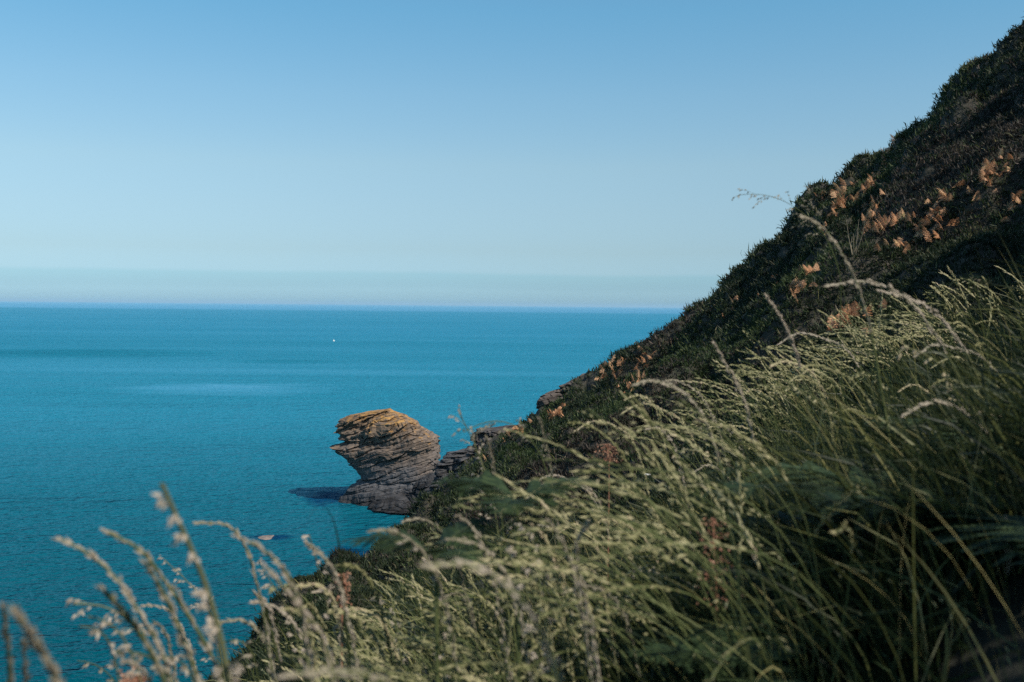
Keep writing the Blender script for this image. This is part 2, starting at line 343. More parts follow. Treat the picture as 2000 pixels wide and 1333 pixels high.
COLS = [
    colo(-180, [-.8, -.85, -.9, -.9, -1, -1, -1, -1, -1.2, -2, -3, -6]),
    colo(-135, [-.85, -1.2, -1.7, -2.8, -5, -9, -14, -19, -26, -28, -29, -29]),
    colo(-90, [-.9, -1.3, -1.9, -3.2, -6.5, -12, -17, -23, -28, -29, -29, -29]),
    colo(-50, [-.9, -1.3, -1.9, -3.1, -6.0, -11, -17, -23, -28, -29, -29, -29]),
    col(0, [2900, 2150, 1800, 1680], (9, 1640)),
    col(200, [2750, 2000, 1700, 1560], (12, 1470)),
    col(400, [2550, 1880, 1570, 1390], (15.4, 1300)),
    col(500, [2500, 1800, 1490, 1325, 1250, 1228, 1212], (20, 1203)),
    col(620, [2450, 1720, 1420, 1255, 1165, 1140, 1122], (23, 1108)),
    col(700, [2450, 1680, 1370, 1215, 1135, 1112, 1096], (29, 1084)),
    col(760, [2450, 1640, 1340, 1190, 1118, 1090, 1068], (38, 1050)),
    col(860, [2450, 1600, 1300, 1165, 1095, 1050, 975], (95, 926)),
    col(930, [2450, 1570, 1270, 1140, 1070, 1005, 930], (80, 886)),
    col(1050, [2450, 1530, 1240, 1110, 1035, 950, 868], (70, 788)),
    col(1200, [2450, 1480, 1185, 1060, 970, 875, 785], (60, 674)),
    col(1330, [2400, 1400, 1110, 990, 900, 790, 700], (54, 611)),
    col(1400, [2350, 1350, 1060, 945, 850, 750, 650], (50, 550)),
    col(1440, [2300, 1300, 1035, 920, 825, 715, 605], (49, 500)),
    col(1600, [2150, 1180, 930, 810, 700, 590, 480], (44, 364)),
    col(1700, [2050, 1110, 880, 745, 630, 515, 400], (41, 276)),
    col(1800, [1950, 1050, 840, 700, 575, 440, 320], (38, 174)),
    col(1900, [1850, 1000, 800, 670, 530, 380, 230], (36, 86)),
    col(2000, [1750, 950, 760, 635, 480, 320, 160], (35, 8)),
    colo(33, [-.7, -.6, -.3, .05, .6, 2.4, 5, 9.5, 18, 25, 28, 25]),
    colo(50, [-.7, -.5, -.1, .5, 2, 5.0, 8.5, 13, 21, 28, 34, 36]),
    colo(90, [-.7, -.4, .1, 1, 3, 6.5, 10, 15, 23, 31, 38, 40]),
    colo(135, [-.75, -.6, -.2, .5, 2, 4.5, 7, 10, 16, 22, 28, 32]),
    colo(180, [-.8, -.85, -.9, -.9, -1, -1, -1, -1, -1.2, -2, -3, -6]),
]
TH = np.array([c[0] for c in COLS]); RL = np.log(np.array([c[1] for c in COLS])); ZL = np.array([c[2] for c in COLS])
th_g = np.unique(np.concatenate([np.radians(np.arange(-180, -36, 3.0)), np.radians(np.arange(-36, 36, .09)), np.radians(np.arange(36, 180.1, 3.0))]))
lr_g = np.linspace(math.log(.4), math.log(250), 420)
NTH, NR = len(th_g), len(lr_g)
Zg = np.zeros((NTH, NR))
for i, t in enumerate(th_g):
    k = min(max(np.searchsorted(TH, t) - 1, 0), len(TH) - 2); u = (t - TH[k]) / (TH[k + 1] - TH[k])
    Zg[i] = np.interp(lr_g, RL[k] * (1 - u) + RL[k + 1] * u, ZL[k] * (1 - u) + ZL[k + 1] * u)
def blur(a, n, ax):
    kx = np.exp(-.5 * (np.arange(-2 * n, 2 * n + 1) / n) ** 2); kx /= kx.sum()
    pad = [(0, 0), (0, 0)]; pad[ax] = (2 * n, 2 * n); p = np.pad(a, pad, mode='edge')
    return np.apply_along_axis(lambda v: np.convolve(v, kx, mode='valid'), ax, p)
Zg = blur(blur(Zg, 5, 1), 6, 0)
TT, LR = np.meshgrid(th_g, lr_g, indexing='ij'); RR = np.exp(LR)
GX, GY = RR * np.sin(TT), RR * np.cos(TT)
P0 = xyz(GX, GY)
amp = np.clip(RR / 12, 0, 1)
hum = np.abs(fbm(P0 * .55, 5, 4)) * 1.3 - .50                      # shrubby hummocks
Zg = Zg + amp * (hum * (1.0 + .7 * np.clip((RR - 15) / 20, 0, 1)) + fbm(P0 * .12, 9, 3) * .9 * np.clip(RR / 40, 0, 1) + fbm(P0 * .28, 10, 2) * .9 * np.clip(RR / 35, 0, 1)) + .05 * fbm(P0 * 2.0, 12, 2) * np.clip(RR - 1, 0, 1)
Zg = np.maximum(Zg, -29)
def height(x, y):
    x = np.asarray(x, float); y = np.asarray(y, float)
    t = np.arctan2(x, y); lr = np.clip(np.log(np.maximum(np.hypot(x, y), .41)), lr_g[0], lr_g[-1] - 1e-6)
    i = np.clip(np.searchsorted(th_g, t) - 1, 0, NTH - 2); u = (t - th_g[i]) / (th_g[i + 1] - th_g[i])
    f = (lr - lr_g[0]) / (lr_g[1] - lr_g[0]); j = np.clip(f.astype(int), 0, NR - 2); v = f - j
    return HC + (Zg[i, j] * (1 - u) + Zg[i + 1, j] * u) * (1 - v) + (Zg[i, j + 1] * (1 - u) + Zg[i + 1, j + 1] * u) * v
V = np.stack([GX, GY, Zg + HC], -1).reshape(-1, 3)
ii, jj = np.meshgrid(np.arange(NTH - 1), np.arange(NR - 1), indexing='ij'); a = (ii * NR + jj).ravel()
Q = np.stack([a, a + 1, a + NR + 1, a + NR], -1)
V = np.concatenate([V, [[0, 0, HC - .85]]]); c0 = len(V) - 1; i0 = np.arange(NTH - 1) * NR
T = np.stack([np.full(NTH - 1, c0), i0, i0 + NR], -1)
hill = mesh_obj("hillside", V, [Q[:, ::-1], T[:, ::-1]], soil_mat(), smooth=True); tag(hill, kind="structure")
def px_of(P):
    q = (P - np.array([0, 0, HC])) @ R3; return 1000 - F * q[:, 0] / q[:, 2], 666.5 + F * q[:, 1] / q[:, 2]
def ground_at(px, py, y0=1.0, y1=140.0):
    """First point where the view ray meets the hillside (a real place on the slope)."""
    Ys = np.geomspace(y0, y1, 900); p = ray(np.full(900, px), np.full(900, py), Ys)
    hit = np.nonzero(p[:, 2] < height(p[:, 0], p[:, 1]))[0]
    return p[hit[0]] if len(hit) else None
rng = np.random.default_rng(7)
def scatter(n, r0, r1, t0=-30, t1=31, seed=1):
    """Random places, evenly thinned with distance."""
    g = np.random.default_rng(seed); t = np.radians(g.uniform(t0, t1, n)); r = np.exp(g.uniform(math.log(r0), math.log(r1), n))
    x, y = r * np.sin(t), r * np.cos(t); z = height(x, y)
    e = .15 + .01 * r; nx = (height(x - e, y) - height(x + e, y)) / (2 * e); ny = (height(x, y - e) - height(x, y + e)) / (2 * e)
    return np.stack([x, y, z], -1), norm(np.stack([nx, ny, np.ones(n)], -1)), r
def tufts(name, P, N, size, leaves, wfac, mat, seed, tint0, spread=.8, upb=.6):
    g = np.random.default_rng(seed); n = len(P); acc = Acc()
    for k in range(leaves):
        d = norm(N * (1 - upb) + np.array([0, 0, upb]) + g.normal(0, spread * .6, (n, 3)))
        L = size * g.uniform(.35, 1.1, n); o = P + g.normal(0, .35, (n, 3)) * size[:, None] * np.array([1, 1, .2]) - d * (L * .15)[:, None]
        side = norm(np.cross(d, g.normal(0, 1, (n, 3))))
        mid = o + d * (L * .5)[:, None] + g.normal(0, .08, (n, 3)) * size[:, None]
        C = np.stack([o, mid, o + d * L[:, None] + g.normal(0, .12, (n, 3)) * size[:, None]], 1)
        W = np.stack([wfac * .5, wfac, wfac * 0], 1)
        strips(acc, C, W, side, np.clip(tint0 + g.normal(0, .2, n), 0, 1))
    return acc.obj(name, mat)
# ground cover on the slopes: three kinds in drifts
Pc, Nc, rc = scatter(300000, 7, 135, seed=3)
m = Pc[:, 2] > .6; Pc, Nc, rc = Pc[m], Nc[m], rc[m]
_px = px_of(Pc)[0]; bare = (_px > 820) & (_px < 1170) & (rc > np.interp(_px, [820, 930, 1050, 1170], [70, 62, 56, 52])) & (rng.uniform(0, 1, len(Pc)) < .8)
Pc, Nc, rc = Pc[~bare], Nc[~bare], rc[~bare]
dr = fbm(Pc * .13, 31, 3) + .15 * rng.normal(0, 1, len(Pc)); dr2 = fbm(Pc * .09 + 40, 37, 3) + .12 * rng.normal(0, 1, len(Pc))
bigt = .5 + .35 * fbm(Pc * .8, 44, 2)
isgreen = (dr > .12); ish = (~isgreen) & (dr2 > .24)
for nm, mk, mt, sd_, up_ in (("heath", ~isgreen & ~ish, M_HEATH, 51, .55), ("heather", ish, M_HEATHER, 52, .75), ("low_shrubbery", isgreen, M_GREEN, 53, .5)):
    o = tufts(nm, Pc[mk], Nc[mk], np.clip(.0060 * rc[mk], .08, .32) * rng.uniform(.6, 1.5, mk.sum()), 8, np.clip(.00055 * rc[mk], .003, .04), mt, sd_, bigt[mk], upb=up_)
    tag(o, kind="stuff")
    o["label"] = {"heath": "dark green heath covering the steep slope up to the ridge", "heather": "brownish purple heather drifts on the hillside", "low_shrubbery": "brighter green low shrubs in patches on the slope"}[nm]

# ------------------------------------------------------------------ rocks
def rock_loft(name, rows, Yc, mat, tilt=.25, seed=1, nz=230, na=300, depth=.42, amp=.35, parent=None, label=None, cat=None, group=None, face=False):
    """rows: (z, x_left, x_right). A layered crag built ring by ring, displaced along its strata."""
    rows = np.array(sorted(rows)); z = np.linspace(rows[0, 0], rows[-1, 0], nz)
    xl = np.interp(z, rows[:, 0], rows[:, 1]); xr = np.interp(z, rows[:, 0], rows[:, 2])
    a = np.linspace(0, 2 * np.pi, na, endpoint=False)
    ca, sa = np.cos(a), np.sin(a)
    ex = np.sign(ca) * np.abs(ca) ** (.6 if face else .75); ey = np.sign(sa) * np.abs(sa) ** (.5 if face else .65)
    c = (xl + xr) / 2; h = (xr - xl) / 2
    X = c[:, None] + h[:, None] * ex; tL = np.clip((X - xl[:, None]) / np.maximum(2 * h[:, None], .01), 0, 1)
    wid = np.interp(z, rows[:, 0], np.convolve(np.pad(rows[:, 2] - rows[:, 1], 1, mode='edge'), [.25, .5, .25], mode='valid'))
    if face: wid = np.interp(z, [z[0], z[-1]], [1.15, .8]) * (xr - xl).mean() * np.clip((z[-1] - z) / 1.2, .25, 1) ** .5
    Yv = Yc + (depth * wid)[:, None] * ey * (.35 + .65 * tL ** .6)
    Z = np.repeat(z[:, None], na, 1)
    P = np.stack([X, Yv, Z], -1)
    warp = fbm(P * .22, seed + 3, 3) * (.30 if face else .8)
    s = Z - (X - c.mean()) * (tilt * (.45 + .9 * np.clip((Z - z[0]) / (z[-1] - z[0]), 0, 1))) + (Yv - Yc) * .12 + warp
    th = .62; sq = s / th + fbm(P * .45, seed + 4, 4) * (.55 if face else 1.6) + .9 * np.sin(s * .9 + 1.3) + .5 * np.sin(s * 2.3)
    k = np.floor(sq); fr = sq - k
    step = (_h(k.astype(np.int64), np.zeros_like(k, dtype=np.int64), np.zeros_like(k, dtype=np.int64), seed) - .5) * 2
    groove = np.exp(-(np.minimum(fr, 1 - fr) / .10) ** 2)
    big = s / 1.7 + fbm(P * .4, seed + 8, 2) * .4; kb = np.floor(big); fb = big - kb
    stepb = (_h(kb.astype(np.int64), np.ones_like(kb, dtype=np.int64), np.zeros_like(kb, dtype=np.int64), seed) - .5) * 2
    grb = np.exp(-(np.minimum(fb, 1 - fb) / .05) ** 2) * (fbm(P * .5, seed + 9, 2) > -.1)
    cw = fbm(P * .5, seed + 15, 3) * 1.2
    cell = (_h(np.floor(X * .75 + cw).astype(np.int64), np.floor(Yv * .8 + cw + .5 * k).astype(np.int64), np.floor(s / 1.1).astype(np.int64), seed + 2) - .5) * 2
    cell2 = (_h(np.floor(X * 1.9 + 2 * cw + k * .37).astype(np.int64), np.floor(Yv * 1.9 + cw).astype(np.int64), k.astype(np.int64), seed + 4) - .5) * 2
    blocks = fbm(np.stack([X * .9, Yv * .9, k * 3.1], -1), seed + 5, 3)
    jag = vnoise(np.stack([X * 2.2, Yv * 2.2, k * 5.7], -1), seed + 6)
    disp = amp * (.30 * step + .55 * stepb + 1.1 * blocks + .3 * jag + .40 * cell + .25 * cell2 + .8 * fbm(P * .6, seed + 12, 5, .6)) - amp * (.75 * groove * (fbm(P * .7, seed + 13, 2) > -.15) + 1.3 * grb)
    kn = (_h(*np.meshgrid(np.arange(60), np.arange(14), [0], indexing='ij'), seed + 31)[..., 0] - .5) * 2
    kn = np.concatenate([kn, kn[:, :1]], 1); kk = np.clip(kb.astype(int) % 60, 0, 59); fa = ((a[None] / (2 * np.pi) + kk * .13) % 1.0) * 14
    ia = np.clip(fa.astype(int), 0, 13); facet = kn[kk, ia] * (1 - fa + ia) + kn[kk, ia + 1] * (fa - ia)
    disp = disp + amp * 1.7 * facet * (1 - .6 * np.abs(ca)[None])
    if face: disp = disp * (.55 + .75 * np.clip(fbm(P * .22 + 9, seed + 40, 2) * 2 + .4, 0, 1))
    scale = np.clip(h / 1.5, .25, 1)[:, None]
    dirx, diry = ex, ey
    X = X + disp * dirx * scale; Yv = Yv + disp * diry * scale
    Z = Z + .10 * fbm(P * 1.7, seed + 7, 3) * np.clip((z - z[0]) / .5, 0, 1)[:, None]
    V = np.stack([X, Yv, Z], -1).reshape(-1, 3)
    V = np.concatenate([V, [[V[-na:, 0].mean(), V[-na:, 1].mean(), z[-1] + .05], [V[:na, 0].mean(), V[:na, 1].mean(), z[0]]]])
    i, j = np.meshgrid(np.arange(nz - 1), np.arange(na), indexing='ij'); j2 = (j + 1) % na
    Qr = np.stack([i * na + j, i * na + j2, (i + 1) * na + j2, (i + 1) * na + j], -1).reshape(-1, 4)
    jj_ = np.arange(na); top = len(V) - 2
    T1 = np.stack([(nz - 1) * na + jj_, (nz - 1) * na + (jj_ + 1) % na, np.full(na, top)], -1)
    T2 = np.stack([(jj_ + 1) % na, jj_, np.full(na, top + 1)], -1)
    org = np.array([c[0], Yc, max(z[0], 0)])
    o = mesh_obj(name, V - org, [Qr, np.concatenate([T1, T2])], mat, parent); o.location = org
    if label: tag(o, label, cat, group)
    return o
YS = 126.0
def px2(px, py, Y): p = ray(px, py, Y); return p[0], p[2]
left = [(758, 800), (722, 804), (689, 811), (671, 820), (663, 833), (655, 844), (664, 850), (659, 856), (676, 862), (660, 868), (644, 873.5), (662, 883), (680, 896), (690, 910), (701, 922), (707, 935), (690, 944), (676, 957), (667, 970), (661, 984), (655, 1000), (650, 1015)]
right = [(760, 800), (788, 811), (815, 826), (822, 836), (840, 846), (854, 857), (856, 870), (860, 892), (858, 907), (852, 918), (845, 930), (850, 950), (860, 970), (880, 1000), (890, 1015)]
lz = np.array([(px2(a_, b_, YS)[1], px2(a_, b_, YS)[0]) for a_, b_ in left]); rz = np.array([(px2(a_, b_, YS)[1], px2(a_, b_, YS)[0]) for a_, b_ in right])
zs = np.unique(np.concatenate([lz[:, 0], rz[:, 0]]))
rows = [(z_, np.interp(z_, lz[::-1, 0], lz[::-1, 1]), np.interp(z_, rz[::-1, 0], rz[::-1, 1])) for z_ in zs]
M_STACK = rock_mat("stack_slate", 0.0, 12.0, 1.0, .66); M_ROCK = rock_mat("coast_slate", -3.0, 40.0, .25, .46)
stack = rock_loft("sea_stack", rows, YS, M_STACK, tilt=.33, seed=11, nz=300, na=420, amp=.34,
                  label="overhanging layered rock stack with ochre lichen top rising from the sea", cat="rock", face=True)
def crag(name, cx, cy, topy, wpx, hpx, Y, seed, label, lean=0.0, depth=.6, group=None, mat=None, tilt=.22, nz=90, na=160, amp=.3):
    """A low outcrop: its top at pixel row topy, hpx tall, wpx wide, standing at depth Y."""
    x0, z1 = px2(cx, topy, Y); hw = wpx * Y / F / 2; hh = hpx * Y / F
    rws = []
    for u in np.linspace(0, 1, 9):
        e = math.sqrt(max(1 - u ** 2.6, 0.002)); rws.append((z1 - hh + hh * u, x0 - hw * e * (1 + .1 * (1 - u)) + lean * hh * u, x0 + hw * e * (1 + .1 * (1 - u)) + lean * hh * u))
    return rock_loft(name, rws, Y, mat or M_ROCK, tilt=tilt, seed=seed, nz=nz, na=na, depth=depth, amp=amp, label=label, cat="rock", group=group)
G = "slate outcrops along the cliff edge"
def ledge(L, xr_, Y, seed, label, tilt=.2, depth=.3, amp=.42, dx=8, dy=9):
    pts = [px2(a_ + dx, b_ + dy, Y) for a_, b_ in L]; xe = px2(xr_, L[0][1], Y)[0]
    rock_loft("rock_outcrop", [(z_, x_, xe + .15 * i) for i, (x_, z_) in enumerate(pts)], Y, M_ROCK, tilt=tilt, seed=seed, nz=120, na=200, depth=depth, amp=amp, label=label, cat="rock", group=G)
ledge([(1130, 722), (1105, 737), (1078, 750), (1054, 764), (1046, 772), (1049, 782), (1044, 796), (1030, 812), (1022, 835)], 1165, 68.5, 21, "dark slate ledge jutting from the ridge edge above the bracken, uppermost outcrop")
ledge([(1012, 836), (985, 842), (945, 845), (931, 853), (927, 866), (933, 873), (925, 886), (917, 900), (922, 925)], 1035, 79, 22, "dark overhanging slate ledge on the cliff edge halfway down to the stack", dx=-4, dy=-6)
ledge([(930, 886), (905, 891), (884, 899), (870, 910), (862, 925), (850, 950), (845, 985)], 985, 93, 23, "brown rounded rock shoulder joining the cliff foot to the sea stack", tilt=.1, dx=-10, dy=-10)
crag("rock_outcrop", 842, 0, 925, 90, 85, 120, 24, "rough brown rocks at the foot of the stack on its landward side", group=G, tilt=.15)
crag("rock_outcrop", 780, 0, 966, 110, 40, 121, 25, "low broken boulders below the stack beside the teal inlet", group=G, tilt=.15)
crag("skerry", 518, 0, 1047, 36, 9, sea_pt(518, 1050)[1], 27, "flat weedy orange rock barely breaking the surface off the cliff", depth=.8, mat=rock_mat("weedy_rock", -1, 3.5, .6, .9), nz=40, na=80, amp=.08)
# buoy far out
bx_, by_ = sea_pt(652, 667); acc = Acc()
bt = thing("mooring_buoy", "tiny white buoy floating far out on the sea", "buoy", (bx_, by_, 0)); bt.scale = (.75, .75, .75)
prof = [(.0, -.5), (.55, -.35), (.85, .1), (.8, .5), (.5, .85), (.16, 1.0), (.12, 1.5), (.0, 1.55)]
a = np.linspace(0, 2 * np.pi, 20, endpoint=False)
Vb = np.concatenate([np.stack([r_ * np.cos(a), r_ * np.sin(a), np.full(20, z_)], -1) for r_, z_ in prof])
qb = [[i * 20 + j, i * 20 + (j + 1) % 20, (i + 1) * 20 + (j + 1) % 20, (i + 1) * 20 + j] for i in range(len(prof) - 1) for j in range(20)]
acc.add(Vb, None, qb, .8); acc.obj("float", M_WHITE, bt, smooth=True)
acc = Acc(); cr_ = np.stack([.22 * np.cos(a), np.zeros(20), 1.75 + .22 * np.sin(a)], -1)
tubes(acc, np.concatenate([cr_, cr_[:1]])[None], np.full((1, 21), .04), np.array([.5]), 5); acc.obj("ring", M_WHITE, bt)

# ------------------------------------------------------------------ grass: masses
def arch(P, H, bend, dirb, S_, lean=None, g=None):
    """Curved stalks: rise H then bow over along dirb."""
    t = np.linspace(0, 1, S_)[None, :, None]
    up = np.array([0, 0, 1.0]); n = len(P)
    d0 = norm(up + (lean if lean is not None else 0))
    b = bend[:, None, None]
    return P[:, None] + H[:, None, None] * (d0[:, None] * (t - .42 * b * t ** 3) + dirb[:, None] * b * .62 * t ** 2.3 + 0)
def windvec(n, g, base=(-1, -.1, 0), sp=.45):
    return norm(np.array(base) + g.normal(0, sp, (n, 3)) * np.array([1, 1, .15]))
def seedheads(acc_h, C, n_sp, t0, L, rad, Wd, tint, g, loose=0.0):
    """C (N,S,3) stalk curves; husks round the part above t0."""
    N, S_, _ = C.shape
    for k in range(n_sp):
        t = t0 + (1 - t0) * (k + g.uniform(0, 1, N)) / n_sp
        f = t * (S_ - 1); i = np.clip(f.astype(int), 0, S_ - 2); u = (f - i)[:, None]
        p = C[np.arange(N), i] * (1 - u) + C[np.arange(N), i + 1] * u; d = norm(C[np.arange(N), i + 1] - C[np.arange(N), i])
        env = np.sin(np.pi * np.clip((t - t0) / (1 - t0) * .85 + .12, 0, 1)) ** .8 * (.55 + .45 * np.sin(t * 95 + C[:, 0, 0] * 50))
        off = norm(np.cross(d, g.normal(0, 1, (N, 3)))) * (rad * env * g.uniform(.3, 1, N))[:, None]
        if loose: off = off + np.array([0, 0, -1]) * (loose * rad * g.uniform(0, 1, N))[:, None]
        grains(acc_h, p + off, d + g.normal(0, .16 if not loose else .28, (N, 3)) + off * (8 if not loose else 25), L * g.uniform(.7, 1.3, N), Wd * g.uniform(.7, 1.2, N), np.clip(tint + g.normal(0, .12, N), 0, 1))
g = np.random.default_rng(21)
# blades
def blades(n, r0, r1, seed, hmin, hmax, wf, mat, name, label, tlo=0.0, thi=1.0, leftcut=True):
    g = np.random.default_rng(seed)
    P, N_, r = scatter(n, r0, r1, -28, 34, seed)
    if leftcut:
        px, py = px_of(P + np.array([0, 0, .4])); m = (px > 420 + g.normal(0, 90, len(P)))
        P, N_, r = P[m], N_[m], r[m]
    m = fbm(P * 2.2, 75, 3) > -.12
    P, N_, r = P[m], N_[m], r[m]
    n = len(P); H = g.uniform(hmin, hmax, n) * np.clip(.55 + .45 * np.clip(fbm(P * .9, 71, 2) + .5, 0, 1), .4, 1)
    C = arch(P - np.array([0, 0, .03]), H, g.uniform(.2, 1.1, n), windvec(n, g, sp=.8), 5, lean=g.normal(0, .28, (n, 3)))
    W = (wf * (.6 + .4 * r / 4) * g.uniform(.6, 1.3, n))[:, None] * np.array([.8, 1, .85, .5, 0])[None]
    acc = Acc(); strips(acc, C, W, norm(np.cross(windvec(n, g), g.normal(0, 1, (n, 3)))), np.clip(tlo + (thi - tlo) * np.where(g.uniform(0, 1, n) < .78, g.beta(1.5, 4, n), g.beta(5, 2, n)) + .2 * fbm(P * 1.6, 73, 2), 0, 1))
    o = acc.obj(name, mat); tag(o, label, kind="stuff"); return o
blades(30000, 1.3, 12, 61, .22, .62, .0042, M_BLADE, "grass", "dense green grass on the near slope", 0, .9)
blades(22000, 8, 40, 62, .2, .45, .004, M_BLADE, "rough_grass", "rough grass tufts thinning out up the hillside", .1, 1)
blades(15000, .75, 3.4, 63, .12, .34, .0085, M_FERN, "shade_undergrowth", "broad leaves, dark to stand in for shade at the foot of the near grass", 0, .9)  # leaf layer coloured dark in place of shade low in the near grass
# flowering stalks of the near bank
def stalkmass(n, r0, r1, seed, Hm, name, label, pred):
    g = np.random.default_rng(seed); P, N_, r = scatter(n, r0, r1, -20, 33, seed)
    H = g.uniform(*Hm, len(P)); top = P + np.array([-.25, 0, 0]) + np.array([0, 0, 1]) * (H * .8)[:, None]
    px, py = px_of(top); m = pred(px, py, g, r, P); P, H, r = P[m], H[m], r[m]; n = len(P)
    C = arch(P, H, g.uniform(.35, 1.15, n), windvec(n, g, (-1, -.15, 0), .62), 12, lean=np.array([-.08, 0, 0]) + g.normal(0, .22, (n, 3)))
    tn = np.clip(.45 + .25 * fbm(P * .7, 81, 2) + g.normal(0, .15, n), 0, 1)
    a1, a2 = Acc(), Acc()
    tubes(a1, C, np.linspace(1, .45, 12)[None] * (.0019 * np.clip(r / 3, 1, 2))[:, None], np.clip(tn * .8, 0, 1))
    thick = g.uniform(0, 1, n) < .7
    for mk, nsp, t0, rad, ls, lw in ((thick, 30, .66, .0040, .019, .0019), (~thick, 24, .60, .022, .013, .0018)):
        if mk.sum(): seedheads(a2, C[mk], nsp, t0, np.full(mk.sum(), ls) * np.clip(r[mk] / 4, 1, 1.8), np.full(mk.sum(), rad), np.full(mk.sum(), lw) * np.clip(r[mk] / 3, 1, 2.2), tn[mk], g, loose=0 if rad < .01 else .8)
    o = a1.obj(name, M_STEM); tag(o, label, kind="stuff")
    h = a2.obj("seed_heads", M_HEAD, o); h["kind"] = "stuff"
    return o
def bank(px, py, g, r, P):
    # the drift of pale flowering grass runs up the bank to the right; thin elsewhere
    upper = np.interp(px, [550, 700, 900, 1050, 1200, 1600, 2000], [1140, 1030, 940, 900, 800, 640, 530])
    band = np.clip((1090 - py) / 360 + .25 * (px > 1350), .05, .9) * (.22 + .5 * (fbm(P * .8, 99, 2) > -.12)) * (1 + .9 * np.clip((px - 1350) / 400, 0, 1))  * (px > 560)
    return (py > upper - 40) & (g.uniform(0, 1, len(px)) < band)
stalkmass(3500, 1.5, 7.5, 91, (.42, .85), "flowering_grass", "pale bowed flowering grass covering the near bank", bank)

def edge(px, py, g, r, P):
    lo = np.interp(px, [380, 480, 620, 760, 900], [1250, 1150, 1060, 1000, 980])
    return (px > 380) & (px < 900) & (py > lo) & (py < 1400) & (g.uniform(0, 1, len(px)) < .8)
stalkmass(1000, 1.2, 5.0, 92, (.4, .75), "edge_grass", "thin straw stalks spilling over the left edge of the near slope against the sea", edge)
def longblades(n, seed, name, label, mat, lo, hi, wf):
    g = np.random.default_rng(seed); P, N_, r = scatter(n, 1.1, 7, -18, 34, seed)
    px, py = px_of(P + np.array([-.1, 0, .4])); m = px > 440 + g.normal(0, 60, len(px)); P, r = P[m], r[m]; n = len(P)
    C = arch(P, g.uniform(.28, .55, n), g.uniform(.05, .95, n), windvec(n, g, (-1, -.1, 0), .6), 9, lean=np.array([-.1, 0, 0]) + g.normal(0, .25, (n, 3)))
    W = (wf * g.uniform(.5, 1.3, n) * np.clip(r / 3, .7, 1.5))[:, None] * np.array([.6, .9, 1, 1, .95, .8, .6, .3, 0])[None]
    acc = Acc(); strips(acc, C, W, norm(np.cross(windvec(n, g), g.normal(0, 1, (n, 3)))), np.clip(g.uniform(lo, hi, n), 0, 1))
    return tag(acc.obj(name, mat), label, kind="stuff")
longblades(900, 93, "straw_grass", "long straw and yellow green blades standing out of the near grass", M_BLADE, .6, 1.0, .0022)
